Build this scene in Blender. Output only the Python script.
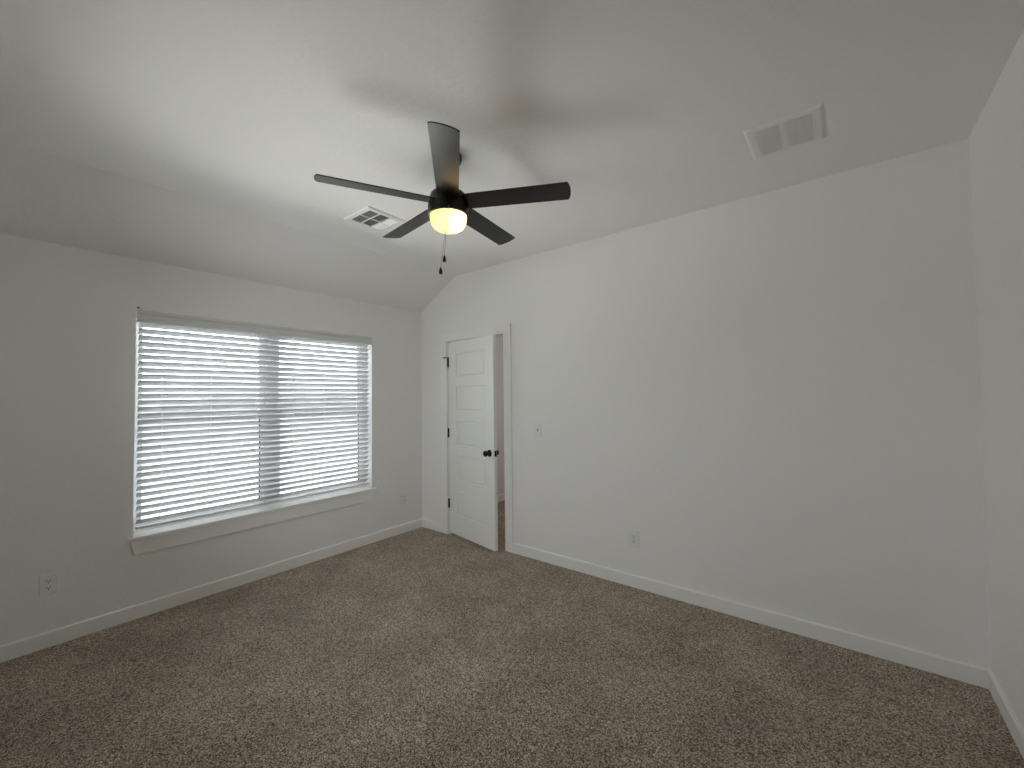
import bpy, bmesh, math, random
from mathutils import Vector, Matrix

random.seed(7)
SC = bpy.context.scene
COL = SC.collection
for o in list(bpy.data.objects):
    bpy.data.objects.remove(o)

# ------------------------------------------------------------------ camera
CAM_POS = Vector((3.741, -3.0789, 1.4605))
YAW, PITCH, ROLL, FPX = 0.6679, 0.0284, -0.0113, 415.807
fwd = Vector((-math.sin(YAW) * math.cos(PITCH), math.cos(YAW) * math.cos(PITCH), math.sin(PITCH)))
r0 = Vector((math.cos(YAW), math.sin(YAW), 0))
u0 = r0.cross(fwd)
rgt = r0 * math.cos(ROLL) + u0 * math.sin(ROLL)
upv = -r0 * math.sin(ROLL) + u0 * math.cos(ROLL)
cam = bpy.data.cameras.new('camera')
cam.sensor_fit = 'HORIZONTAL'
cam.sensor_width = 36.0
cam.lens = FPX * 36.0 / 1024.0
cam.clip_start = 0.02
cam.clip_end = 200
camo = bpy.data.objects.new('camera', cam)
COL.objects.link(camo)
camo.matrix_world = Matrix((
    (rgt.x, upv.x, -fwd.x, CAM_POS.x),
    (rgt.y, upv.y, -fwd.y, CAM_POS.y),
    (rgt.z, upv.z, -fwd.z, CAM_POS.z),
    (0, 0, 0, 1)))
SC.camera = camo

# ------------------------------------------------------- colour management
SC.view_settings.view_transform = 'Standard'
SC.view_settings.look = 'None'
SC.view_settings.gamma = 1.0
SC.view_settings.use_curve_mapping = False
SC.view_settings.exposure = 0.0
SC.cycles.use_denoising = True
SC.cycles.max_bounces = 16
SC.cycles.diffuse_bounces = 12
SC.cycles.glossy_bounces = 6
SC.cycles.transmission_bounces = 8
SC.cycles.transparent_max_bounces = 16
SC.cycles.sample_clamp_indirect = 20.0

# ------------------------------------------------------------ sky and outdoors
SKY = 1.0             # overall daylight
w = bpy.data.worlds.new('sky')
SC.world = w
w.use_nodes = True
w.cycles.sampling_method = 'MANUAL'
w.cycles.sample_map_resolution = 1024
nt = w.node_tree
nt.nodes.clear()
tcw = nt.nodes.new('ShaderNodeTexCoord')
sepw = nt.nodes.new('ShaderNodeSeparateXYZ')
nt.links.new(tcw.outputs['Generated'], sepw.inputs[0])
# ragged tree line: shift the height a little with noise
nzw = nt.nodes.new('ShaderNodeTexNoise')
nzw.inputs['Scale'].default_value = 14
nzw.inputs['Detail'].default_value = 6
nt.links.new(tcw.outputs['Generated'], nzw.inputs['Vector'])
mmw = nt.nodes.new('ShaderNodeMath')
mmw.operation = 'MULTIPLY_ADD'
mmw.inputs[1].default_value = 0.10
mmw.inputs[2].default_value = -0.05
nt.links.new(nzw.outputs['Fac'], mmw.inputs[0])
adw = nt.nodes.new('ShaderNodeMath')
adw.operation = 'ADD'
nt.links.new(sepw.outputs['Z'], adw.inputs[0])
nt.links.new(mmw.outputs[0], adw.inputs[1])
mrw = nt.nodes.new('ShaderNodeMapRange')
mrw.inputs['From Min'].default_value = -1
mrw.inputs['From Max'].default_value = 1
nt.links.new(adw.outputs[0], mrw.inputs['Value'])
TOPR = 30.0
def ramp(stops):
    rm = nt.nodes.new('ShaderNodeValToRGB')
    rm.color_ramp.elements.remove(rm.color_ramp.elements[1])
    for i, (zz, cc, rad) in enumerate(stops):
        el = rm.color_ramp.elements[0] if i == 0 else rm.color_ramp.elements.new((zz + 1) / 2)
        el.position = (zz + 1) / 2
        el.color = (cc[0] * rad / TOPR, cc[1] * rad / TOPR, cc[2] * rad / TOPR, 1)
    nt.links.new(mrw.outputs[0], rm.inputs['Fac'])
    return rm
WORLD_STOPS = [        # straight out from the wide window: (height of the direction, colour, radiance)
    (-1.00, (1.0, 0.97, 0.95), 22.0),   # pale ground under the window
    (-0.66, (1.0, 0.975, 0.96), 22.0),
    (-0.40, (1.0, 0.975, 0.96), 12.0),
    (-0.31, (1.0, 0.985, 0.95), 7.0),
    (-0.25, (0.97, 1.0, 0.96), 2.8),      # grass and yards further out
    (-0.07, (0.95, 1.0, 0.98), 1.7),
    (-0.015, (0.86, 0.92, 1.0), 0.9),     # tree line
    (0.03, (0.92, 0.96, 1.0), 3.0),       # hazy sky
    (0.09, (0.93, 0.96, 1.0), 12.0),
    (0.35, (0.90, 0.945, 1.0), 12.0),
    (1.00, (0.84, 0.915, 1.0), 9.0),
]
SIDE_STOPS = [         # ground and sky to the two sides, brightened to feed the added window
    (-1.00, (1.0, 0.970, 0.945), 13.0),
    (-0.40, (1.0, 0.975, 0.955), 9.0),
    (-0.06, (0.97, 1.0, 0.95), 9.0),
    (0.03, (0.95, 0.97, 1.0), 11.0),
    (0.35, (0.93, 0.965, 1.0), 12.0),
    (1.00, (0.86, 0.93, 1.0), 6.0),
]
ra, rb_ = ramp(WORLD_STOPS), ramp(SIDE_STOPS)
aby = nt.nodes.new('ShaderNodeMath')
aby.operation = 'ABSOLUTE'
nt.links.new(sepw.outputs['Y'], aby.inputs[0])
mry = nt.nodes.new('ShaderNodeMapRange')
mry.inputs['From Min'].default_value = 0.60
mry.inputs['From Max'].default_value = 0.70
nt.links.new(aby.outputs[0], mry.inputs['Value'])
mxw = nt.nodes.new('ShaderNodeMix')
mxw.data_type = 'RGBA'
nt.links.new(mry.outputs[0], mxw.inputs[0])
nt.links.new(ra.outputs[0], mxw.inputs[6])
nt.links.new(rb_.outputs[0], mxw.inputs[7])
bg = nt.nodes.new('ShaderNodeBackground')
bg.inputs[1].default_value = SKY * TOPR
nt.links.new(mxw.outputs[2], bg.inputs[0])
wo = nt.nodes.new('ShaderNodeOutputWorld')
nt.links.new(bg.outputs[0], wo.inputs[0])

HALL_FILL_WATTS = 5.0       # fill light added beyond the door, no fixture
BULB_WATTS = 1.1       # bulb inside the fan's glass bowl

# ------------------------------------------------------------------ sizes
W, H1, H, SLOPE = 4.287, 2.421, 2.7425, 0.554
YR = -3.75                    # rear wall, behind the camera
BH = 0.0906                   # baseboard height
WL, WR, WT, WB = -2.4516, -0.6394, 2.0761, 0.5425   # window opening
TH = 0.19                     # outer wall thickness
IT = 0.12                     # inner wall thickness
DL, DR, DT = 0.445, 1.221, 2.055                    # rough door opening

# -------------------------------------------------------------- materials
def mat(name, col, rough=0.6, spec=0.5, metal=0.0, bump=None, coat=0.0):
    m = bpy.data.materials.new(name)
    m.use_nodes = True
    b = m.node_tree.nodes['Principled BSDF']
    b.inputs['Base Color'].default_value = (*col, 1)
    b.inputs['Roughness'].default_value = rough
    b.inputs['Specular IOR Level'].default_value = spec
    b.inputs['Metallic'].default_value = metal
    b.inputs['Coat Weight'].default_value = coat
    if bump:
        scale, strength, dist = bump
        n = m.node_tree
        tc = n.nodes.new('ShaderNodeTexCoord')
        ns = n.nodes.new('ShaderNodeTexNoise')
        ns.inputs['Scale'].default_value = scale
        ns.inputs['Detail'].default_value = 3.0
        ns.inputs['Roughness'].default_value = 0.55
        bp = n.nodes.new('ShaderNodeBump')
        bp.inputs['Strength'].default_value = strength
        bp.inputs['Distance'].default_value = dist
        n.links.new(tc.outputs['Object'], ns.inputs['Vector'])
        n.links.new(ns.outputs['Fac'], bp.inputs['Height'])
        n.links.new(bp.outputs['Normal'], b.inputs['Normal'])
    return m

M = {}
M['wall'] = mat('wall_paint', (0.842, 0.830, 0.820), 0.7, 0.3, bump=(70, 0.35, 0.004))
M['ceiling'] = mat('ceiling_paint', (0.842, 0.830, 0.820), 0.8, 0.25, bump=(34, 0.45, 0.005))
M['trim'] = mat('trim_paint', (0.86, 0.855, 0.83), 0.35, 0.5, bump=(14, 0.05, 0.003))
M['door'] = mat('door_paint', (0.86, 0.86, 0.83), 0.38, 0.5, bump=(20, 0.05, 0.002))
M['blind'] = mat('blind_vinyl', (0.61, 0.61, 0.625), 0.4, 0.5, bump=(25, 0.04, 0.002))
M['valance'] = mat('valance_vinyl', (0.71, 0.71, 0.70), 0.45, 0.5, bump=(25, 0.04, 0.002))
M['vinyl'] = mat('window_vinyl', (0.86, 0.87, 0.87), 0.35, 0.5, bump=(25, 0.03, 0.002))
M['cord'] = mat('blind_cord', (0.85, 0.85, 0.84), 0.8, 0.2, bump=(400, 0.4, 0.001))
M['black'] = mat('matte_black_metal', (0.008, 0.0075, 0.007), 0.45, 0.3, bump=(120, 0.05, 0.001))
M['bronze'] = mat('dark_fan_metal', (0.007, 0.006, 0.005), 0.36, 0.35, bump=(90, 0.05, 0.001))
M['plate'] = mat('switch_plastic', (0.80, 0.80, 0.78), 0.35, 0.5, bump=(60, 0.02, 0.001))
M['slot'] = mat('slot_dark', (0.02, 0.02, 0.02), 0.7, 0.2, bump=(60, 0.02, 0.001))
M['grille'] = mat('vent_enamel', (0.79, 0.785, 0.775), 0.45, 0.5, bump=(60, 0.02, 0.001))
M['duct'] = mat('duct_inside', (0.10, 0.095, 0.09), 0.8, 0.2, bump=(40, 0.1, 0.002))
M['dark_strip'] = mat('matte_dark', (0.02, 0.02, 0.022), 0.7, 0.3, bump=(60, 0.05, 0.001))

def blade_material():
    m = mat('fan_blade_finish', (0.02, 0.017, 0.014), 0.30, 0.5)
    n = m.node_tree
    b = n.nodes['Principled BSDF']
    tc = n.nodes.new('ShaderNodeTexCoord')
    mp = n.nodes.new('ShaderNodeMapping')
    mp.inputs['Scale'].default_value = (3, 60, 60)
    ns = n.nodes.new('ShaderNodeTexNoise')
    ns.inputs['Scale'].default_value = 2.2
    ns.inputs['Detail'].default_value = 5
    cr = n.nodes.new('ShaderNodeValToRGB')
    cr.color_ramp.elements[0].position = 0.35
    cr.color_ramp.elements[0].color = (0.006, 0.0055, 0.005, 1)
    cr.color_ramp.elements[1].position = 0.7
    cr.color_ramp.elements[1].color = (0.013, 0.011, 0.009, 1)
    bp = n.nodes.new('ShaderNodeBump')
    bp.inputs['Strength'].default_value = 0.08
    bp.inputs['Distance'].default_value = 0.001
    n.links.new(tc.outputs['Object'], mp.inputs['Vector'])
    n.links.new(mp.outputs['Vector'], ns.inputs['Vector'])
    n.links.new(ns.outputs['Fac'], cr.inputs['Fac'])
    n.links.new(cr.outputs['Color'], b.inputs['Base Color'])
    n.links.new(ns.outputs['Fac'], bp.inputs['Height'])
    n.links.new(bp.outputs['Normal'], b.inputs['Normal'])
    return m
M['blade'] = blade_material()

def carpet_material():
    m = mat('speckled_carpet', (0.25, 0.2, 0.16), 1.0, 0.1)
    n = m.node_tree
    b = n.nodes['Principled BSDF']
    b.inputs['Sheen Weight'].default_value = 0.1
    tc = n.nodes.new('ShaderNodeTexCoord')
    # yarn speckle
    wv = n.nodes.new('ShaderNodeTexNoise')
    wv.inputs['Scale'].default_value = 170
    wv.inputs['Detail'].default_value = 2
    wm = n.nodes.new('ShaderNodeMix')
    wm.data_type = 'VECTOR'
    wm.inputs[0].default_value = 0.006
    n1 = n.nodes.new('ShaderNodeTexVoronoi')
    n1.inputs['Scale'].default_value = 260
    n.links.new(tc.outputs['Object'], wv.inputs['Vector'])
    n.links.new(tc.outputs['Object'], wm.inputs[4])
    n.links.new(wv.outputs['Color'], wm.inputs[5])
    sp = n.nodes.new('ShaderNodeSeparateColor')
    cr = n.nodes.new('ShaderNodeValToRGB')
    e = cr.color_ramp.elements
    e[0].position = 0.0
    e[0].color = (0.06, 0.042, 0.028, 1)
    e[1].position = 1.0
    e[1].color = (1.0, 0.90, 0.78, 1)
    for ps, cl in ((0.28, (0.22, 0.164, 0.12)), (0.55, (0.46, 0.375, 0.30)), (0.80, (0.74, 0.63, 0.52))):
        k = e.new(ps)
        k.color = (*cl, 1)
    # hue drift between yarns
    n2 = n.nodes.new('ShaderNodeTexNoise')
    n2.inputs['Scale'].default_value = 60
    n2.inputs['Detail'].default_value = 1
    hs = n.nodes.new('ShaderNodeMix')
    hs.data_type = 'RGBA'
    hs.blend_type = 'MULTIPLY'
    hs.inputs[0].default_value = 0.5
    c2 = n.nodes.new('ShaderNodeValToRGB')
    c2.color_ramp.elements[0].position = 0.35
    c2.color_ramp.elements[0].color = (0.84, 0.77, 0.71, 1)
    c2.color_ramp.elements[1].position = 0.65
    c2.color_ramp.elements[1].color = (1.0, 1.0, 1.0, 1)
    # trodden and brushed patches
    n3 = n.nodes.new('ShaderNodeTexNoise')
    n3.inputs['Scale'].default_value = 2.6
    n3.inputs['Detail'].default_value = 4
    n3.inputs['Roughness'].default_value = 0.6
    c3 = n.nodes.new('ShaderNodeValToRGB')
    c3.color_ramp.elements[0].position = 0.38
    c3.color_ramp.elements[0].color = (0.78, 0.77, 0.76, 1)
    c3.color_ramp.elements[1].position = 0.66
    c3.color_ramp.elements[1].color = (1.0, 1.0, 1.0, 1)
    m3 = n.nodes.new('ShaderNodeMix')
    m3.data_type = 'RGBA'
    m3.blend_type = 'MULTIPLY'
    m3.inputs[0].default_value = 1.0
    for x in (n2, n3):
        n.links.new(tc.outputs['Object'], x.inputs['Vector'])
    n.links.new(wm.outputs[1], n1.inputs['Vector'])
    n.links.new(n1.outputs['Color'], sp.inputs[0])
    n.links.new(sp.outputs[0], cr.inputs['Fac'])
    n.links.new(n2.outputs['Fac'], c2.inputs['Fac'])
    n.links.new(n3.outputs['Fac'], c3.inputs['Fac'])
    n.links.new(cr.outputs['Color'], hs.inputs[6])
    n.links.new(c2.outputs['Color'], hs.inputs[7])
    n.links.new(hs.outputs[2], m3.inputs[6])
    n.links.new(c3.outputs['Color'], m3.inputs[7])
    n.links.new(m3.outputs[2], b.inputs['Base Color'])
    bp = n.nodes.new('ShaderNodeBump')
    bp.inputs['Strength'].default_value = 0.6
    bp.inputs['Distance'].default_value = 0.005
    bp.invert = True
    n.links.new(n1.outputs['Distance'], bp.inputs['Height'])
    n.links.new(bp.outputs['Normal'], b.inputs['Normal'])
    return m
M['carpet'] = carpet_material()

def glass_material():
    m = bpy.data.materials.new('window_glass')
    m.use_nodes = True
    n = m.node_tree
    n.nodes.clear()
    out = n.nodes.new('ShaderNodeOutputMaterial')
    tr = n.nodes.new('ShaderNodeBsdfTransparent')
    tr.inputs[0].default_value = (0.95, 0.975, 0.965, 1)
    gl = n.nodes.new('ShaderNodeBsdfGlossy')
    gl.inputs['Roughness'].default_value = 0.02
    fr = n.nodes.new('ShaderNodeFresnel')
    fr.inputs[0].default_value = 1.45
    mx = n.nodes.new('ShaderNodeMixShader')
    n.links.new(fr.outputs[0], mx.inputs[0])
    n.links.new(tr.outputs[0], mx.inputs[1])
    n.links.new(gl.outputs[0], mx.inputs[2])
    n.links.new(mx.outputs[0], out.inputs[0])
    return m
M['glass'] = glass_material()

def bowl_material():
    m = bpy.data.materials.new('frosted_lamp_glass')
    m.use_nodes = True
    n = m.node_tree
    n.nodes.clear()
    out = n.nodes.new('ShaderNodeOutputMaterial')
    tl = n.nodes.new('ShaderNodeBsdfTranslucent')
    tl.inputs[0].default_value = (0.95, 0.80, 0.46, 1)
    df = n.nodes.new('ShaderNodeBsdfDiffuse')
    df.inputs[0].default_value = (0.85, 0.78, 0.62, 1)
    gl = n.nodes.new('ShaderNodeBsdfGlossy')
    gl.inputs['Roughness'].default_value = 0.25
    a = n.nodes.new('ShaderNodeMixShader')
    a.inputs[0].default_value = 0.3
    c = n.nodes.new('ShaderNodeMixShader')
    c.inputs[0].default_value = 0.05
    n.links.new(tl.outputs[0], a.inputs[1])
    n.links.new(df.outputs[0], a.inputs[2])
    n.links.new(a.outputs[0], c.inputs[1])
    n.links.new(gl.outputs[0], c.inputs[2])
    n.links.new(c.outputs[0], out.inputs[0])
    return m
M['bowl'] = bowl_material()

# ---------------------------------------------------------------- helpers
def box(bm, a, b, T=None):
    x0, y0, z0 = [min(p, q) for p, q in zip(a, b)]
    x1, y1, z1 = [max(p, q) for p, q in zip(a, b)]
    vs = [bm.verts.new(Vector(p) if T is None else T @ Vector(p)) for p in (
        (x0, y0, z0), (x1, y0, z0), (x1, y1, z0), (x0, y1, z0),
        (x0, y0, z1), (x1, y0, z1), (x1, y1, z1), (x0, y1, z1))]
    for f in ((0, 3, 2, 1), (4, 5, 6, 7), (0, 1, 5, 4), (1, 2, 6, 5), (2, 3, 7, 6), (3, 0, 4, 7)):
        bm.faces.new([vs[i] for i in f])
    return vs

def prism(bm, outline, axis, lo, hi):
    """Extrude a 2D outline along an axis. axis 'x': outline is (y, z); 'y': (x, z); 'z': (x, y)."""
    def P(p, t):
        return {'x': (t, p[0], p[1]), 'y': (p[0], t, p[1]), 'z': (p[0], p[1], t)}[axis]
    A = [bm.verts.new(P(p, lo)) for p in outline]
    B = [bm.verts.new(P(p, hi)) for p in outline]
    n = len(outline)
    bm.faces.new(A[::-1])
    bm.faces.new(B)
    for i in range(n):
        bm.faces.new((A[i], A[(i + 1) % n], B[(i + 1) % n], B[i]))

def lathe(bm, prof, c=(0, 0, 0), seg=48, T=None, cap=True):
    rings = []
    for r, z in prof:
        if r < 1e-6:
            p = Vector((0, 0, z))
            p = (T @ p) if T is not None else p + Vector(c)
            rings.append([bm.verts.new(p)])
        else:
            ring = []
            for i in range(seg):
                a = 2 * math.pi * i / seg
                p = Vector((r * math.cos(a), r * math.sin(a), z))
                p = (T @ p) if T is not None else p + Vector(c)
                ring.append(bm.verts.new(p))
            rings.append(ring)
    for A, B in zip(rings, rings[1:]):
        for i in range(seg):
            j = (i + 1) % seg
            if len(A) == 1 and len(B) == 1:
                continue
            if len(A) == 1:
                bm.faces.new((A[0], B[i], B[j]))
            elif len(B) == 1:
                bm.faces.new((A[i], A[j], B[0]))
            else:
                bm.faces.new((A[i], A[j], B[j], B[i]))
    if cap:
        for R in (rings[0], rings[-1]):
            if len(R) > 1:
                bm.faces.new(R)

def tube(bm, p, q, r, seg=10):
    p, q = Vector(p), Vector(q)
    d = q - p
    T = Matrix.Translation(p) @ d.to_track_quat('Z', 'Y').to_matrix().to_4x4()
    lathe(bm, [(r, 0), (r, d.length)], seg=seg, T=T)

def obj(name, bm, m, parent=None, smooth=False, bevel=0.0, seg=2, ang=40):
    bmesh.ops.recalc_face_normals(bm, faces=bm.faces)
    me = bpy.data.meshes.new(name)
    bm.to_mesh(me)
    bm.free()
    mats = m if isinstance(m, (list, tuple)) else [m]
    for x in mats:
        me.materials.append(x)
    o = bpy.data.objects.new(name, me)
    COL.objects.link(o)
    if parent is not None:
        o.parent = parent
    if bevel:
        b = o.modifiers.new('edge', 'BEVEL')
        b.width = bevel
        b.segments = seg
        b.limit_method = 'ANGLE'
        b.angle_limit = math.radians(35)
    if smooth:
        for p in me.polygons:
            p.use_smooth = True
        try:
            me.set_sharp_from_angle(angle=math.radians(ang))
        except Exception:
            pass
    return o

def empty(name, loc=(0, 0, 0)):
    o = bpy.data.objects.new(name, None)
    o.empty_display_size = 0.1
    COL.objects.link(o)
    o.location = loc
    return o

def tag(o, label, cat, group=None, kind=None):
    o['label'] = label
    o['category'] = cat
    if group:
        o['group'] = group
    if kind:
        o['kind'] = kind
    return o

def struct(name, bm, m, label, cat, **k):
    o = obj(name, bm, m, **k)
    tag(o, label, cat, kind='structure')
    return o

NB = bmesh.new

# -------------------------------------------------------------- the shell
YH = 1.9                       # far end of the room beyond the door
HX1 = 2.1                      # its other side
bm = NB()
box(bm, (-TH, YR - IT, -0.12), (W + IT, YH + IT, 0))
struct('floor', bm, M['carpet'], 'speckled tan and brown carpet covering the whole floor', 'carpet')

# window wall, with a hole for the window; runs on past the door wall
bm = NB()
box(bm, (-TH, YR - IT, 0), (0, WL, H1 + 0.12))
box(bm, (-TH, WR, 0), (0, YH + IT, H1 + 0.12))
box(bm, (-TH, WL, 0), (0, WR, WB - 0.022))
box(bm, (-TH, WL, WT), (0, WR, H1 + 0.12))
struct('wall_left', bm, M['wall'], 'white painted wall holding the wide window', 'wall')

# door wall, up to the sloped edge of the ceiling
bm = NB()
prism(bm, [(0, 0), (DL - 0.018, 0), (DL - 0.018, DT + 0.018), (DR + 0.018, DT + 0.018), (DR + 0.018, 0), (W, 0),
           (W, H + 0.05), (SLOPE, H + 0.05), (0, H1 + 0.05)], 'y', 0, IT)
struct('wall_back', bm, M['wall'], 'long white painted wall with the panel door', 'wall')

bm = NB()
box(bm, (W, YR - IT, 0), (W + IT, IT, H + 0.1))
struct('wall_right', bm, M['wall'], 'white painted wall facing the window wall', 'wall')
RX0, RX1, RZ0, RZ1 = 1.05, 2.15, 1.0, 2.05           # window added for fill light, in the wall opposite the door wall
bm = NB()
prism(bm, [(0, 0), (RX0, 0), (RX0, H + 0.05), (SLOPE, H + 0.05), (0, H1 + 0.05)], 'y', YR - IT, YR)
box(bm, (RX1, YR - IT, 0), (W, YR, H + 0.05))
box(bm, (RX0, YR - IT, 0), (RX1, YR, RZ0))
box(bm, (RX0, YR - IT, RZ1), (RX1, YR, H + 0.05))
struct('wall_front', bm, M['wall'], 'white painted wall opposite the door wall', 'wall')

# ceiling: flat, with a sloped strip down to the window wall (slightly uneven drywall crease)
bm = NB()
N = 24
rowA, rowB, rowC = [], [], []
for i in range(N + 1):
    y = YR + (0 - YR) * i / N
    sag = 0.006 * math.sin(i * 1.1) + 0.004 * math.sin(i * 2.3 + 1)
    if i in (0, N):
        sag = 0
    rowA.append(bm.verts.new((0, y, H1)))
    rowB.append(bm.verts.new((SLOPE + sag, y, H)))
    rowC.append(bm.verts.new((W, y, H)))
up = []
for row in (rowA, rowB, rowC):
    up.append([bm.verts.new((v.co.x, v.co.y, v.co.z + 0.1)) for v in row])
for i in range(N):
    bm.faces.new((rowA[i], rowA[i + 1], rowB[i + 1], rowB[i]))
    bm.faces.new((rowB[i], rowB[i + 1], rowC[i + 1], rowC[i]))
    bm.faces.new((up[0][i], up[1][i], up[1][i + 1], up[0][i + 1]))
    bm.faces.new((up[1][i], up[2][i], up[2][i + 1], up[1][i + 1]))
for R, U in ((rowA, up[0]), (rowC, up[2])):
    for i in range(N):
        bm.faces.new((R[i], U[i], U[i + 1], R[i + 1]))
for k in (0, N):
    bm.faces.new((rowA[k], rowB[k], rowC[k], up[2][k], up[1][k], up[0][k]))
struct('ceiling', bm, M['ceiling'], 'white textured ceiling with a sloped strip above the window wall', 'ceiling')

# the room beyond the door
bm = NB()
box(bm, (0, YH, 0), (HX1 + IT, YH + IT, 2.5))
box(bm, (HX1, IT, 0), (HX1 + IT, YH, 2.5))
struct('wall_hall', bm, M['wall'], 'white wall of the space beyond the open door', 'wall')
bm = NB()
box(bm, (-TH, IT, 2.44), (HX1 + IT, YH + IT, 2.56))
struct('ceiling_hall', bm, M['ceiling'], 'white ceiling of the space beyond the open door', 'ceiling')

# baseboards
BT = 0.015
def base_x(name, x0, x1, y, s, label):
    bm = NB()
    prism(bm, [(y, 0.0), (y + s * BT, 0.0), (y + s * BT, BH - 0.006), (y + s * (BT - 0.005), BH), (y, BH)], 'x', x0, x1)
    return struct(name, bm, M['trim'], label, 'baseboard')
def base_y(name, y0, y1, x, s, label):
    bm = NB()
    prism(bm, [(x, 0.0), (x + s * BT, 0.0), (x + s * BT, BH - 0.006), (x + s * (BT - 0.005), BH), (x, BH)], 'y', y0, y1)
    return struct(name, bm, M['trim'], label, 'baseboard')
CL0, CL1, CR0, CR1, CT1 = 0.342, 0.434, 1.223, 1.311, 2.1447     # door casing edges
base_y('baseboard_left', YR, 0, 0, 1, 'white baseboard along the window wall')
base_x('baseboard_corner', BT, CL0, 0, -1, 'short white baseboard between door casing and corner')
base_x('baseboard_back', CR1, W, 0, -1, 'long white baseboard along the door wall')
base_y('baseboard_right', YR, -BT, W, -1, 'white baseboard along the wall facing the window')
base_x('baseboard_front', BT, W - BT, YR, 1, 'white baseboard along the wall opposite the door')
base_y('baseboard_hall', IT + 0.02, YH, 0, 1, 'white baseboard glimpsed through the door gap')

# ---------------------------------------------------------------- the door
door = empty('door_1', ((DL + DR) / 2, 0, 0))
tag(door, 'white five-panel door standing slightly ajar in its white casing', 'door', kind='structure')
off = -Vector(door.location)

def dpart(name, bm, m, parent=door, **k):
    bmesh.ops.translate(bm, verts=bm.verts, vec=off)
    return obj(name, bm, m, parent, **k)

bm = NB()      # jamb lining and stop
box(bm, (DL - 0.018, 0.0, 0), (DL, IT, DT))
box(bm, (DR, 0.0, 0), (DR + 0.018, IT, DT))
box(bm, (DL - 0.018, 0.0, DT), (DR + 0.018, IT, DT + 0.018))
box(bm, (DL, 0.04, 0), (DL + 0.011, 0.075, DT))
box(bm, (DR - 0.011, 0.04, 0), (DR, 0.075, DT))
box(bm, (DL + 0.011, 0.04, DT - 0.011), (DR - 0.011, 0.075, DT))
dpart('door_jamb', bm, M['trim'])

bm = NB()      # flat casing, room side
box(bm, (CL0, -0.018, 0), (CL1, 0, CT1 - 0.092))
box(bm, (CR0, -0.018, 0), (CR1, 0, CT1 - 0.092))
box(bm, (CL0, -0.0185, CT1 - 0.092), (CR1, 0, CT1))
dpart('door_casing', bm, M['trim'], bevel=0.0025)

# leaf: local x along the leaf, y into its thickness, z up
TH_L = math.radians(10.5)
ax = Vector((math.cos(TH_L), -math.sin(TH_L), 0))
bk = Vector((math.sin(TH_L), math.cos(TH_L), 0))
PIV = Vector((0.452, -0.001, 0))
LT = Matrix(((ax.x, bk.x, 0, PIV.x), (ax.y, bk.y, 0, PIV.y), (0, 0, 1, 0), (0, 0, 0, 1)))
LW, LZ0, LZ1, LTH = 0.762, 0.026, 2.036, 0.035
panels = [(1.662, 1.915), (1.309, 1.567), (0.952, 1.208), (0.592, 0.858), (0.229, 0.497)]
PX0, PX1 = 0.136, 0.628

bm = NB()
def face_side(yf, sgn):
    """One moulded face of the leaf at depth yf; recesses go in direction sgn."""
    xs = [0, PX0, PX1, LW]
    zs = [LZ0]
    for a, b in sorted(panels):
        zs += [a, b]
    zs.append(LZ1)
    V = {}
    for i, x in enumerate(xs):
        for j, z in enumerate(zs):
            V[i, j] = bm.verts.new(LT @ Vector((x, yf, z)))
    for i in range(3):
        for j in range(len(zs) - 1):
            q = [V[i, j], V[i + 1, j], V[i + 1, j + 1], V[i, j + 1]]
            if i == 1 and j % 2 == 1:
                x0, x1, z0, z1 = xs[1], xs[2], zs[j], zs[j + 1]
                prev = q
                for ins, dep in ((0.003, 0.009), (0.011, 0.0105), (0.022, 0.003)):
                    ring = [bm.verts.new(LT @ Vector((px, yf + sgn * dep, pz))) for px, pz in
                            ((x0 + ins, z0 + ins), (x1 - ins, z0 + ins), (x1 - ins, z1 - ins), (x0 + ins, z1 - ins))]
                    for k in range(4):
                        bm.faces.new((prev[k], prev[(k + 1) % 4], ring[(k + 1) % 4], ring[k]))
                    prev = ring
                bm.faces.new(prev)
            else:
                bm.faces.new(q)
    return V, len(zs)
Vf, nz = face_side(0, 1)
Vb, nz = face_side(LTH, -1)
for j in range(nz - 1):
    bm.faces.new((Vf[0, j], Vf[0, j + 1], Vb[0, j + 1], Vb[0, j]))
    bm.faces.new((Vf[3, j], Vf[3, j + 1], Vb[3, j + 1], Vb[3, j]))
for i in range(3):
    bm.faces.new((Vf[i, 0], Vf[i + 1, 0], Vb[i + 1, 0], Vb[i, 0]))
    bm.faces.new((Vf[i, nz - 1], Vf[i + 1, nz - 1], Vb[i + 1, nz - 1], Vb[i, nz - 1]))
leaf = dpart('door_leaf', bm, M['door'])

def knob(sgn, y0):
    """Round knob on a round rose; sgn -1 is the room side."""
    bm = NB()
    T = LT @ Matrix.Translation((0.694, y0, 0.922)) @ Matrix.Rotation(math.radians(90 if sgn < 0 else -90), 4, 'X')
    lathe(bm, [(0.0, 0), (0.033, 0.0), (0.033, 0.004), (0.029, 0.010), (0.016, 0.013), (0.012, 0.018), (0.012, 0.030),
               (0.018, 0.034), (0.025, 0.040), (0.0275, 0.048), (0.0265, 0.056), (0.021, 0.063), (0.011, 0.0665), (0, 0.067)],
          seg=32, T=T)
    return dpart('door_knob', bm, M['black'], leaf, smooth=True)
knob(-1, 0.0)
knob(1, LTH)
bm = NB()
box(bm, (LW - 0.001, 0.005, 0.895), (LW + 0.0012, 0.030, 0.952), LT)
box(bm, (LW, 0.010, 0.912), (LW + 0.010, 0.024, 0.935), LT)
dpart('latch', bm, M['black'], leaf)

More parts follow.
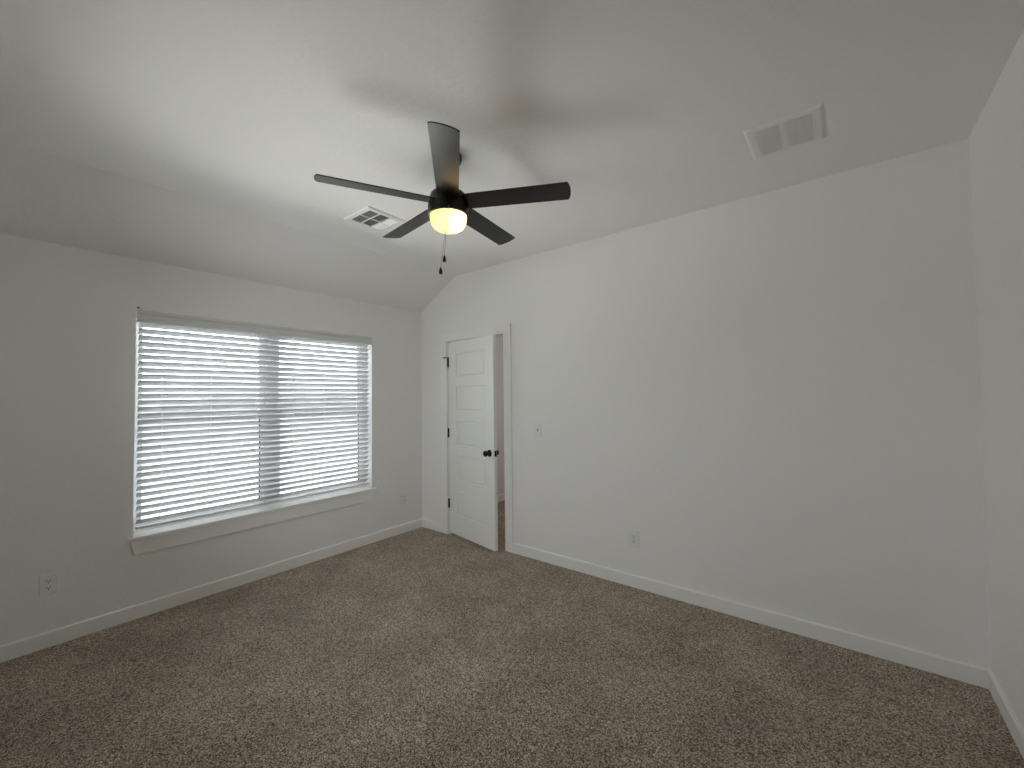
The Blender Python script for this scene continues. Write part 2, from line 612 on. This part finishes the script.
hz = [(1.775, 1.868), (1.028, 1.121), (0.283, 0.376)]
for k, (a, b) in enumerate(hz):
    bm = NB()
    px, py = PIV.x - 0.004, -0.0075
    for q in range(5):                                   # knuckles
        z0 = a + (b - a) * q / 5 + 0.0005
        z1 = a + (b - a) * (q + 1) / 5 - 0.0005
        lathe(bm, [(0.0092, z0), (0.0092, z1)], c=(px, py, 0), seg=14)
    lathe(bm, [(0.0, a - 0.006), (0.005, a - 0.003), (0.005, b + 0.003), (0.0, b + 0.006)], c=(px, py, 0), seg=12)
    box(bm, (DL - 0.0005, 0.0, a), (DL + 0.0012, 0.03, b))
    box(bm, (-0.0012, 0.002, a), (0.0004, 0.031, b), LT)
    h = dpart('hinge', bm, M['black'], door)
    if k == 0:                                           # stop on the top hinge pin
        bm = NB()
        tube(bm, (px, py, b + 0.008), (px - 0.034, py - 0.020, b + 0.008), 0.0042)
        tube(bm, (px - 0.034, py - 0.020, b + 0.008), (px - 0.047, py - 0.024, b + 0.008), 0.0075)
        lathe(bm, [(0.009, b + 0.003), (0.009, b + 0.012)], c=(px, py, 0), seg=14)
        dpart('hinge_stop', bm, M['black'], h)

# -------------------------------------------------------------- the window
win = empty('window_1', (0, (WL + WR) / 2, WB))
tag(win, 'wide white double window in the wall, behind the blind', 'window', kind='structure')
woff = -Vector(win.location)
def wpart(name, bm, m, parent=win, **k):
    bmesh.ops.translate(bm, verts=bm.verts, vec=woff)
    return obj(name, bm, m, parent, **k)

XO0, XO1 = -TH, -0.128          # frame depth range
MID = (WL + WR) / 2
bm = NB()
fw = 0.030
box(bm, (XO0, WL, WB), (XO1, WL + fw, WT))
box(bm, (XO0, WR - fw, WB), (XO1, WR, WT))
box(bm, (XO0, WL + fw, WT - fw), (XO1, WR - fw, WT))
box(bm, (XO0, WL + fw, WB - 0.022), (XO1, WR - fw, WB + fw))
box(bm, (XO0, MID - 0.045, WB + fw), (XO1, MID + 0.045, WT - fw))
wpart('window_frame', bm, M['vinyl'], bevel=0.002)
ZM = 1.315
for y0, y1 in ((WL + fw, MID - 0.045), (MID + 0.045, WR - fw)):
    for z0, z1, x0, x1 in ((ZM - 0.02, WT - fw, -0.184, -0.160), (WB + fw, ZM + 0.022, -0.156, -0.132)):
        bm = NB()
        s = 0.036
        box(bm, (x0, y0, z0), (x1, y0 + s, z1))
        box(bm, (x0, y1 - s, z0), (x1, y1, z1))
        box(bm, (x0, y0 + s, z1 - s), (x1, y1 - s, z1))
        box(bm, (x0, y0 + s, z0), (x1, y1 - s, z0 + s))
        sash = wpart('sash', bm, M['vinyl'], bevel=0.002)
        bm = NB()
        xm = (x0 + x1) / 2
        box(bm, (xm - 0.002, y0 + s - 0.004, z0 + s - 0.004), (xm + 0.002, y1 - s + 0.004, z1 - s + 0.004))
        wpart('pane', bm, M['glass'], sash)
        if x0 > -0.16:  # thin dark strip down one side of each lower sash
            bm = NB()
            box(bm, (x1 - 0.006, y1 - s - 0.010, z0 + s), (x1 - 0.001, y1 - s, z1 - s))
            wpart('dark_strip', bm, M['dark_strip'], sash)

# stool (inner sill) with horns and apron with returned ends
bm = NB()
prism(bm, [(-TH + 0.03, WL), (0, WL), (0, WL - 0.028), (0.022, WL - 0.028), (0.026, WL - 0.024), (0.026, WR + 0.036),
           (0.022, WR + 0.040), (0, WR + 0.040), (0, WR), (-TH + 0.03, WR)], 'z', WB - 0.022, WB)
wpart('window_sill', bm, M['trim'], bevel=0.0025)
bm = NB()
for (y0, y1, y2, y3) in ((WL - 0.016, WR + 0.012, WR - 0.006, WL + 0.004),):
    z1, z0 = WB - 0.022, WB - 0.120
    f = [(0.0, y0, z1), (0.0, y1, z1), (0.0, y2, z0), (0.0, y3, z0)]
    A = [bm.verts.new(p) for p in f]
    B = [bm.verts.new((0.016, p[1], p[2])) for p in f]
    bm.faces.new(A)
    bm.faces.new(B)
    for i in range(4):
        bm.faces.new((A[i], A[(i + 1) % 4], B[(i + 1) % 4], B[i]))
wpart('window_apron', bm, M['trim'], bevel=0.002)

# plain unseen window, added behind the camera to let in fill daylight
win_fill = empty('window_fill', ((RX0 + RX1) / 2, YR - IT, RZ0))
tag(win_fill, 'plain white window added for fill light in the wall opposite the door', 'window', kind='structure')
fill_off = -Vector(win_fill.location)
bm = NB()
ya, yb = YR - IT + 0.01, YR - IT + 0.06
box(bm, (RX0, ya, RZ0), (RX0 + 0.05, yb, RZ1))
box(bm, (RX1 - 0.05, ya, RZ0), (RX1, yb, RZ1))
box(bm, (RX0 + 0.05, ya, RZ1 - 0.05), (RX1 - 0.05, yb, RZ1))
box(bm, (RX0 + 0.05, ya, RZ0), (RX1 - 0.05, yb, RZ0 + 0.05))
box(bm, (RX0 + 0.05, ya, (RZ0 + RZ1) / 2 - 0.02), (RX1 - 0.05, yb, (RZ0 + RZ1) / 2 + 0.02))
bmesh.ops.translate(bm, verts=bm.verts, vec=fill_off)
obj('window_frame', bm, M['vinyl'], win_fill, bevel=0.003)
bm = NB()
box(bm, (RX0 + 0.04, ya + 0.02, RZ0 + 0.04), (RX1 - 0.04, ya + 0.024, RZ1 - 0.04))
bmesh.ops.translate(bm, verts=bm.verts, vec=fill_off)
obj('pane', bm, M['glass'], win_fill)
bm = NB()
box(bm, (RX0 - 0.03, YR, RZ0 - 0.022), (RX1 + 0.03, YR + 0.03, RZ0))
box(bm, (RX0, YR - IT + 0.06, RZ0 - 0.002), (RX1, YR, RZ0))
bmesh.ops.translate(bm, verts=bm.verts, vec=fill_off)
obj('window_sill', bm, M['trim'], win_fill)

# --------------------------------------------------------------- the blind
blind = empty('window_blind', (-0.04, MID, WT))
tag(blind, 'wide white slatted blind filling the window, slats tilted', 'blind')
boff = -Vector(blind.location)
def bpart(name, bm, m, parent=blind, **k):
    bmesh.ops.translate(bm, verts=bm.verts, vec=boff)
    return obj(name, bm, m, parent, **k)
BY0, BY1 = WL + 0.022, WR - 0.025
XC = -0.036                     # blind centre plane
bm = NB()
box(bm, (XC - 0.026, BY0, WT - 0.050), (XC + 0.020, BY1, WT - 0.002))
bpart('headrail', bm, M['blind'], bevel=0.002)
bm = NB()                       # moulded valance along the front
prism(bm, [(-0.008, WT - 0.001), (-0.004, WT - 0.001), (0.012, WT - 0.004), (0.014, WT - 0.018), (0.010, WT - 0.026), (0.003, WT - 0.030), (0.002, WT - 0.050),
           (0.009, WT - 0.054), (0.011, WT - 0.066), (0.006, WT - 0.074), (0.000, WT - 0.083), (-0.008, WT - 0.083)],
      'y', WL + 0.004, WR - 0.004)
bpart('valance', bm, M['valance'])
SL_W, SL_T, TILT = 0.050, 0.0028, math.radians(44)
NS, PITCHZ = 31, 0.0450
ZTOP = WT - 0.083 - 0.012
ct, st = math.cos(TILT), math.sin(TILT)
bm = NB()
LAD = [-2.300, -2.010, -1.700, -1.403, -1.120, -0.797]
slat_z = []
for i in range(NS):
    zc = ZTOP - i * PITCHZ
    slat_z.append(zc)
    jit = random.uniform(-0.0012, 0.0012)
    tl = TILT + random.uniform(-0.03, 0.03)
    c_, s_ = math.cos(tl), math.sin(tl)
    # inner (room) edge high; small rounded edges
    prof = []
    for a, b in ((-SL_W / 2, -SL_T / 4), (-SL_W / 2 + 0.0012, -SL_T / 2), (SL_W / 2 - 0.0012, -SL_T / 2), (SL_W / 2, -SL_T / 4),
                 (SL_W / 2, SL_T / 4), (SL_W / 2 - 0.0012, SL_T / 2), (-SL_W / 2 + 0.0012, SL_T / 2), (-SL_W / 2, SL_T / 4)):
        prof.append((XC + a * c_ - b * s_, zc + jit + a * s_ + b * c_))
    prism(bm, prof, 'y', BY0 + random.uniform(-0.001, 0.001), BY1 + random.uniform(-0.001, 0.001))
bpart('slats', bm, M['blind'])
ZB = slat_z[-1] - PITCHZ
bm = NB()
T = Matrix.Translation((XC, 0, ZB + 0.004)) @ Matrix.Rotation(-math.radians(10), 4, 'Y')
box(bm, (-0.026, BY0, -0.008), (0.026, BY1, 0.008), T)
bpart('bottom_rail', bm, M['blind'], bevel=0.003)
for y in LAD:
    bm = NB()
    xi, xo = XC + SL_W / 2 * ct + 0.0015, XC - SL_W / 2 * ct - 0.0015
    zi, zo = SL_W / 2 * st, -SL_W / 2 * st
    tube(bm, (xi, y, ZB + 0.004), (xi, y, WT - 0.06), 0.0011, 6)
    tube(bm, (xo, y, ZB + 0.004), (xo, y, WT - 0.06), 0.0011, 6)
    for zc in slat_z:           # rungs under each slat, with the little loop on the room edge
        tube(bm, (xo, y, zc + zo - 0.0024), (xi, y, zc + zi - 0.0024), 0.0008, 5)
        tube(bm, (xi + 0.0006, y - 0.006, zc + zi - 0.014), (xi + 0.0006, y + 0.001, zc + zi + 0.001), 0.0021, 6)
    bpart('ladder_cord', bm, M['cord'])

# a small dark nail in the wall over the window's corner
bm = NB()
T = Matrix.Translation((0.0, -2.441, 2.089)) @ Matrix.Rotation(math.radians(90), 4, 'Y')
lathe(bm, [(0.002, 0), (0.002, 0.004), (0.006, 0.004), (0.006, 0.007), (0, 0.008)], seg=16, T=T)
tag(obj('nail', bm, M['slot'], smooth=True), 'tiny dark nail head in the wall just above the window corner', 'nail')

# --------------------------------------------------------- outlets, switch
def plate_frame(root_loc, nrm):
    """Local frame on a wall: x sideways, y out of the wall, z up."""
    n = Vector(nrm)
    s = Vector((0, 0, 1)).cross(n) * -1
    return Matrix(((s.x, n.x, 0, 0), (s.y, n.y, 0, 0), (0, 0, 1, 0), (0, 0, 0, 1)))

def rounded(w_, h_, r, n=5):
    pts = []
    for cx, cy, a0 in ((w_ / 2 - r, h_ / 2 - r, 0), (-w_ / 2 + r, h_ / 2 - r, 90), (-w_ / 2 + r, -h_ / 2 + r, 180), (w_ / 2 - r, -h_ / 2 + r, 270)):
        for i in range(n + 1):
            a = math.radians(a0 + 90 * i / n)
            pts.append((cx + r * math.cos(a), cy + r * math.sin(a)))
    return pts

def plate_mesh(T, w_=0.078, h_=0.122, th=0.006):
    bm = NB()
    prev = None
    for ins, d in ((0, 0.0), (0, 0.0025), (0.004, th)):
        ring = [bm.verts.new(T @ Vector((x, d, z))) for x, z in rounded(w_ - 2 * ins, h_ - 2 * ins, 0.006)]
        if prev:
            n = len(ring)
            for i in range(n):
                bm.faces.new((prev[i], prev[(i + 1) % n], ring[(i + 1) % n], ring[i]))
        else:
            bm.faces.new(ring[::-1])
        prev = ring
    bm.faces.new(prev)
    return bm

def screw_mesh(T, z, y):
    bm = NB()
    TT = T @ Matrix.Translation((0, y, z)) @ Matrix.Rotation(math.radians(-90), 4, 'X')
    lathe(bm, [(0.0035, 0), (0.0035, 0.0008), (0.002, 0.0016), (0, 0.0018)], seg=14, T=TT)
    return bm

def outlet(loc, nrm, label):
    root = empty('wall_outlet', loc)
    tag(root, label, 'outlet', group='wall outlets')
    T = plate_frame(loc, nrm)
    obj('cover_plate', plate_mesh(T), M['plate'], root)
    for dz in (0.0195, -0.0195):
        bm = NB()
        pts = []
        for i in range(28):
            a = 2 * math.pi * i / 28
            pts.append((0.0172 * math.cos(a), max(-0.0135, min(0.0135, 0.0172 * math.sin(a)))))
        A = [bm.verts.new(T @ Vector((x, 0.005, z + dz))) for x, z in pts]
        B = [bm.verts.new(T @ Vector((x * .97, 0.0085, z * .97 + dz))) for x, z in pts]
        bm.faces.new(A[::-1])
        bm.faces.new(B)
        for i in range(28):
            bm.faces.new((A[i], A[(i + 1) % 28], B[(i + 1) % 28], B[i]))
        rc = obj('socket', bm, M['plate'], root)
        bm = NB()
        box(bm, (-0.0078, 0.008, dz - 0.0015), (-0.0050, 0.0089, dz + 0.0075), T)
        box(bm, (0.0050, 0.008, dz - 0.0005), (0.0078, 0.0089, dz + 0.0070), T)
        lathe(bm, [(0.0034, 0.0), (0.0034, 0.0009), (0, 0.0009)], seg=12,
              T=T @ Matrix.Translation((0, 0.008, dz - 0.0075)) @ Matrix.Rotation(math.radians(-90), 4, 'X'))
        obj('slots', bm, M['slot'], rc)
    obj('screw', screw_mesh(T, 0, 0.006), M['plate'], root, smooth=True)
    return root

outlet((0, -2.827, 0.368), (1, 0, 0), 'white two-socket outlet on window wall, on window side away from the door')
outlet((0, -0.245, 0.365), (1, 0, 0), 'white two-socket outlet on window wall, between window and room corner')
outlet((2.478, 0, 0.364), (0, -1, 0), 'white two-socket outlet low on the door wall above the baseboard')

sw = empty('light_switch', (1.603, 0, 1.154))
tag(sw, 'white toggle light switch on the wall beside the door', 'light switch')
T = plate_frame(None, (0, -1, 0))
obj('cover_plate', plate_mesh(T), M['plate'], sw)
bm = NB()
box(bm, (-0.0055, 0.0055, -0.0125), (0.0055, 0.0072, 0.0125), T)
obj('toggle_surround', bm, M['slot'], sw)
bm = NB()
TT = T @ Matrix.Translation((0, 0.006, 0.001)) @ Matrix.Rotation(math.radians(28), 4, 'X')
box(bm, (-0.0042, -0.002, -0.0045), (0.0042, 0.017, 0.0045), TT)
obj('toggle', bm, M['plate'], sw, bevel=0.001)
for z in (0.030, -0.030):
    obj('screw', screw_mesh(T, z, 0.006), M['plate'], sw, smooth=True)

# ------------------------------------------------------------ ceiling vents
def flange(x0, x1, y0, y1, holes, z, name, root, lip=0.007):
    """Sheet-metal face with rectangular holes; bevelled rim up to the ceiling."""
    bm = NB()
    xs = sorted({x0 + 0.012, x1 - 0.012} | {h[0] for h in holes} | {h[1] for h in holes})
    ys = sorted({y0 + 0.012, y1 - 0.012} | {h[2] for h in holes} | {h[3] for h in holes})
    V = {}
    zl = z - lip
    def v(x, y, zz):
        k = (round(x, 5), round(y, 5), round(zz, 5))
        if k not in V:
            V[k] = bm.verts.new((x, y, zz))
        return V[k]
    for i in range(len(xs) - 1):
        for j in range(len(ys) - 1):
            cx, cy = (xs[i] + xs[i + 1]) / 2, (ys[j] + ys[j + 1]) / 2
            if any(h[0] < cx < h[1] and h[2] < cy < h[3] for h in holes):
                continue
            a = [(xs[i], ys[j]), (xs[i + 1], ys[j]), (xs[i + 1], ys[j + 1]), (xs[i], ys[j + 1])]
            bm.faces.new([v(*p, zl) for p in a])
    for h in holes:                                  # inner returns
        c = [(h[0], h[2]), (h[1], h[2]), (h[1], h[3]), (h[0], h[3])]
        px = [x for x in xs if h[0] <= x <= h[1]]
        py = [y for y in ys if h[2] <= y <= h[3]]
        loop = [(x, h[2]) for x in px] + [(h[1], y) for y in py[1:]] + [(x, h[3]) for x in px[::-1][1:]] + [(h[0], y) for y in py[::-1][1:-1]]
        for i in range(len(loop)):
            p, q = loop[i], loop[(i + 1) % len(loop)]
            bm.faces.new((v(*p, zl), v(*q, zl), v(*q, z - 0.0006), v(*p, z - 0.0006)))
    px, py = xs, ys
    loop = [(x, ys[0]) for x in px] + [(xs[-1], y) for y in py[1:]] + [(x, ys[-1]) for x in px[::-1][1:]] + [(xs[0], y) for y in py[::-1][1:-1]]
    def outp(p):
        f = lambda t, a, b, A, B: A if abs(t - a) < 1e-6 else (B if abs(t - b) < 1e-6 else t)
        return (f(p[0], xs[0], xs[-1], x0, x1), f(p[1], ys[0], ys[-1], y0, y1))
    for i in range(len(loop)):
        p, q = loop[i], loop[(i + 1) % len(loop)]
        bm.faces.new((v(*p, zl), v(*q, zl), v(*outp(q), z - 0.002), v(*outp(p), z - 0.002)))
        bm.faces.new((v(*outp(p), z - 0.002), v(*outp(q), z - 0.002), v(*outp(q), z), v(*outp(p), z)))
    bmesh.ops.translate(bm, verts=bm.verts, vec=-Vector(root.location))
    return obj(name, bm, M['grille'], root)

def louvers(root, h, run, n, tilt, z, chord):
    """n tilted blades in hole h; run 'x' or 'y' is the direction each blade runs in."""
    bm = NB()
    x0, x1, y0, y1 = h
    for i in range(n):
        t = (i + 0.5) / n
        if run == 'x':
            T = Matrix.Translation((0, y0 + (y1 - y0) * t, z)) @ Matrix.Rotation(tilt, 4, 'X')
            box(bm, (x0, -chord / 2, -0.0004), (x1, chord / 2, 0.0004), T)
        else:
            T = Matrix.Translation((x0 + (x1 - x0) * t, 0, z)) @ Matrix.Rotation(tilt, 4, 'Y')
            box(bm, (-chord / 2, y0, -0.0004), (chord / 2, y1, 0.0004), T)
    bmesh.ops.translate(bm, verts=bm.verts, vec=-Vector(root.location))
    return obj('louvers', bm, M['grille'], root)

def back_plate(root, x0, x1, y0, y1):
    bm = NB()
    box(bm, (x0, y0, H - 0.0022), (x1, y1, H - 0.0002))
    bmesh.ops.translate(bm, verts=bm.verts, vec=-Vector(root.location))
    return obj('duct_opening', bm, M['duct'], root)

x0, x1, y0, y1 = 0.986, 1.294, -1.512, -1.200
vent = empty('ceiling_vent', ((x0 + x1) / 2, (y0 + y1) / 2, H))
tag(vent, 'square white three-way air vent on the ceiling behind the fan blades', 'vent', group='ceiling vents')
gx = (x0 + x1) / 2
yy = [y0 + 0.040, y0 + 0.112, y0 + 0.124, y0 + 0.196, y0 + 0.208, y0 + 0.276]
xx = [x0 + 0.040, gx - 0.006, gx + 0.006, x1 - 0.040]
holes = [(xx[a], xx[a + 1], yy[b], yy[b + 1]) for b in (0, 2, 4) for a in (0, 2)]
flange(x0, x1, y0, y1, holes, H, 'vent_frame', vent)
for hh in holes:
    if hh[2] == yy[0]:
        louvers(vent, hh, 'x', 6, math.radians(48), H - 0.0085, 0.010)
    elif hh[2] == yy[2]:
        louvers(vent, hh, 'y', 13, math.radians(25), H - 0.0085, 0.0105)
    else:
        louvers(vent, hh, 'x', 6, math.radians(-30), H - 0.0085, 0.010)
back_plate(vent, x0 + 0.03, x1 - 0.03, y0 + 0.03, y1 - 0.03)

x0, x1, y0, y1 = 3.402, 3.716, -0.802, -0.479
vent2 = empty('ceiling_vent', ((x0 + x1) / 2, (y0 + y1) / 2, H))
tag(vent2, 'white two-panel return grille on the ceiling near the plain wall', 'vent', group='ceiling vents')
gx = (x0 + x1) / 2 - 0.006
holes = [(x0 + 0.042, gx - 0.010, y0 + 0.036, y1 - 0.036), (gx + 0.010, x1 - 0.040, y0 + 0.036, y1 - 0.036)]
flange(x0, x1, y0, y1, holes, H, 'vent_frame', vent2, lip=0.009)
for hh in holes:
    louvers(vent2, hh, 'y', 12, math.radians(22), H - 0.0085, 0.0100)
back_plate(vent2, x0 + 0.035, x1 - 0.035, y0 + 0.03, y1 - 0.03)

# ----------------------------------------------------------------- the fan
FX, FY, FZ = 2.127, -1.564, 2.491
fan = empty('ceiling_fan', (FX, FY, H))
tag(fan, 'dark five-blade ceiling fan with a glowing glass bowl light', 'ceiling fan')
def fz(z):
    return z - H
bm = NB()
lathe(bm, [(0.074, 0.0), (0.075, -0.010), (0.072, -0.024), (0.062, -0.040), (0.040, -0.052), (0.020, -0.056), (0.0, -0.056)], seg=48)
obj('canopy', bm, M['bronze'], fan, smooth=True)
bm = NB()
lathe(bm, [(0.0125, fz(2.70)), (0.0125, fz(2.53))], seg=24)
lathe(bm, [(0.020, fz(2.575)), (0.022, fz(2.57)), (0.022, fz(2.545)), (0.026, fz(2.535))], seg=24)
obj('downrod', bm, M['bronze'], fan, smooth=True)
bm = NB()
lathe(bm, [(0.0, fz(2.548)), (0.060, fz(2.546)), (0.084, fz(2.541)), (0.093, fz(2.532)), (0.0955, fz(2.520)), (0.0955, fz(2.484)), (0.0, fz(2.484))], seg=64)
obj('motor_housing', bm, M['bronze'], fan, smooth=True)
bm = NB()
lathe(bm, [(0.0, fz(2.484)), (0.102, fz(2.484)), (0.1065, fz(2.480)), (0.1075, fz(2.470)), (0.1075, fz(2.432)), (0.1055, fz(2.422)),
           (0.0985, fz(2.419)), (0.0985, fz(2.424)), (0.0, fz(2.424))], seg=64)
lk = obj('light_fitter', bm, M['bronze'], fan, smooth=True)
for a in (20, 140, 260):
    bm = NB()
    T = Matrix.Rotation(math.radians(a), 4, 'Z') @ Matrix.Translation((0.107, 0, fz(2.447))) @ Matrix.Rotation(math.radians(90), 4, 'Y')
    lathe(bm, [(0.004, 0), (0.004, 0.003), (0.0025, 0.0045), (0, 0.005)], seg=12, T=T)
    obj('screw', bm, M['bronze'], lk, smooth=True)
bm = NB()
lathe(bm, [(0.0965, fz(2.423)), (0.0970, fz(2.412)), (0.0955, fz(2.395)), (0.0905, fz(2.376)), (0.081, fz(2.360)), (0.066, fz(2.349)),
           (0.046, fz(2.342)), (0.022, fz(2.339)), (0.0, fz(2.3385))], seg=64, cap=False)
bowl = obj('light_bowl', bm, M['bowl'], fan, smooth=True)
bowl['label'] = 'glowing frosted glass bowl'

A0 = -0.778
BP = math.radians(-12.5)
for k in range(5):
    a = A0 - k * 2 * math.pi / 5
    e = Vector((math.cos(a), math.sin(a), 0))
    t = Vector((-math.sin(a) * math.cos(BP), math.cos(a) * math.cos(BP), math.sin(BP)))
    nrm = e.cross(t)
    TB = Matrix(((e.x, t.x, nrm.x, 0), (e.y, t.y, nrm.y, 0), (e.z, t.z, nrm.z, fz(FZ)), (0, 0, 0, 1)))
    R0, R1, HW0, HW1 = 0.088, 0.648, 0.056, 0.0625
    pts = [(R0, -HW0), (0.16, -HW0 - 0.002)]
    rc = 0.004
    pts += [(R1 - 0.012 - rc, -HW1)]
    for i in range(1, 5):                            # rounded corner
        q = math.radians(-90 + 75 * i / 4)
        pts.append((R1 - 0.012 - rc + rc * math.cos(q), -HW1 + rc + rc * math.sin(q)))
    for i in range(1, 8):                            # gently bowed tip
        s_ = -1 + 2 * i / 8
        pts.append((R1 - 0.010 * s_ * s_, s_ * (HW1 - rc * 1.1)))
    for i in range(4):
        q = math.radians(15 + 75 * i / 4)
        pts.append((R1 - 0.012 - rc + rc * math.cos(q), HW1 - rc + rc * math.sin(q)))
    pts += [(R1 - 0.012 - rc, HW1), (0.16, HW0 + 0.002), (R0, HW0)]
    bm = NB()
    prism(bm, pts, 'z', -0.003, 0.003)
    b = obj('fan_blade', bm, M['blade'], fan, bevel=0.001)
    b.matrix_local = TB
    bm = NB()                                        # bracket that carries the blade
    prism(bm, [(0.05, -0.020), (0.12, -0.024), (0.165, -0.030), (0.172, -0.020), (0.172, 0.020), (0.165, 0.030), (0.12, 0.024), (0.05, 0.020)],
          'z', 0.003, 0.0065)
    for sx, sy in ((0.155, -0.018), (0.155, 0.018), (0.13, 0.0)):
        lathe(bm, [(0.004, -0.0045), (0.004, -0.003), (0, -0.003)], c=(sx, sy, 0), seg=10)
    br = obj('blade_bracket', bm, M['bronze'], b)

# pull chains: beaded, hanging from the fitter's room side
tc_ = Vector((CAM_POS.x - FX, CAM_POS.y - FY, 0)).normalized()
sd = Vector((-tc_.y, tc_.x, 0))                        # sideways
def chain(p0, p1, fl):
    bm = NB()
    p0, p1 = Vector(p0), Vector(p1)
    n = int((p1 - p0).length / 0.0042)
    tube(bm, p0, p1, 0.0006, 5)
    for i in range(n + 1):
        p = p0.lerp(p1, i / n)
        lathe(bm, [(0, -0.0014), (0.0012, -0.0007), (0.0012, 0.0007), (0, 0.0014)], c=p, seg=6)
    ch = obj('pull_chain', bm, M['cord_metal'], fan, smooth=True)
    bm = NB()
    lathe(bm, [(0, 0.002), (0.003, 0.0), (0.005, -0.006), (0.0085, -0.018), (0.009, -0.026), (0.0065, -0.033), (0, -0.035)], c=p1, seg=18)
    obj('pull_fob', bm, M['bronze'], ch, smooth=True)
M['cord_metal'] = mat('chain_metal', (0.22, 0.20, 0.17), 0.35, 0.5, metal=0.8, bump=(300, 0.1, 0.0005))
q0 = tc_ * 0.109
chain((q0.x, q0.y, fz(2.430)), (q0.x - sd.x * 0.021, q0.y - sd.y * 0.021, fz(2.172)), 0)
q1 = tc_ * 0.109 + sd * 0.004
chain((q1.x, q1.y, fz(2.430)), (q1.x - sd.x * 0.044, q1.y - sd.y * 0.044, fz(2.110)), 0)

bulb = bpy.data.lights.new('fan_bulb', 'POINT')
bulb.energy = BULB_WATTS
bulb.color = (1.0, 0.80, 0.48)
bulb.shadow_soft_size = 0.018
bo = bpy.data.objects.new('fan_bulb', bulb)
COL.objects.link(bo)
bo.parent = fan
rb = Vector((rgt.x, rgt.y, 0)).normalized()
bo.location = (rb.x * 0.040 + tc_.x * 0.02, rb.y * 0.040 + tc_.y * 0.02, fz(2.385))

# bare unseen light, added to brighten the space beyond the door
hl = bpy.data.lights.new('hall_fill_light', 'POINT')
hl.energy = HALL_FILL_WATTS
hl.color = (1.0, 0.96, 0.95)
hl.shadow_soft_size = 0.15
ho = bpy.data.objects.new('hall_fill_light', hl)
COL.objects.link(ho)
ho.location = (1.35, 1.2, 1.55)

# the two window openings guide the sampling of the sky
def portal(size_x, size_y, loc, rot):
    pl = bpy.data.lights.new('window_portal', 'AREA')
    pl.shape = 'RECTANGLE'
    pl.size = size_x
    pl.size_y = size_y
    pl.cycles.is_portal = True
    po = bpy.data.objects.new('window_portal', pl)
    COL.objects.link(po)
    po.location = loc
    po.rotation_euler = rot
portal(WT - WB, WR - WL, (-TH - 0.01, MID, (WT + WB) / 2), (0, math.radians(-90), 0))
portal(RX1 - RX0, RZ1 - RZ0, ((RX0 + RX1) / 2, YR - IT - 0.01, (RZ0 + RZ1) / 2), (math.radians(90), 0, 0))
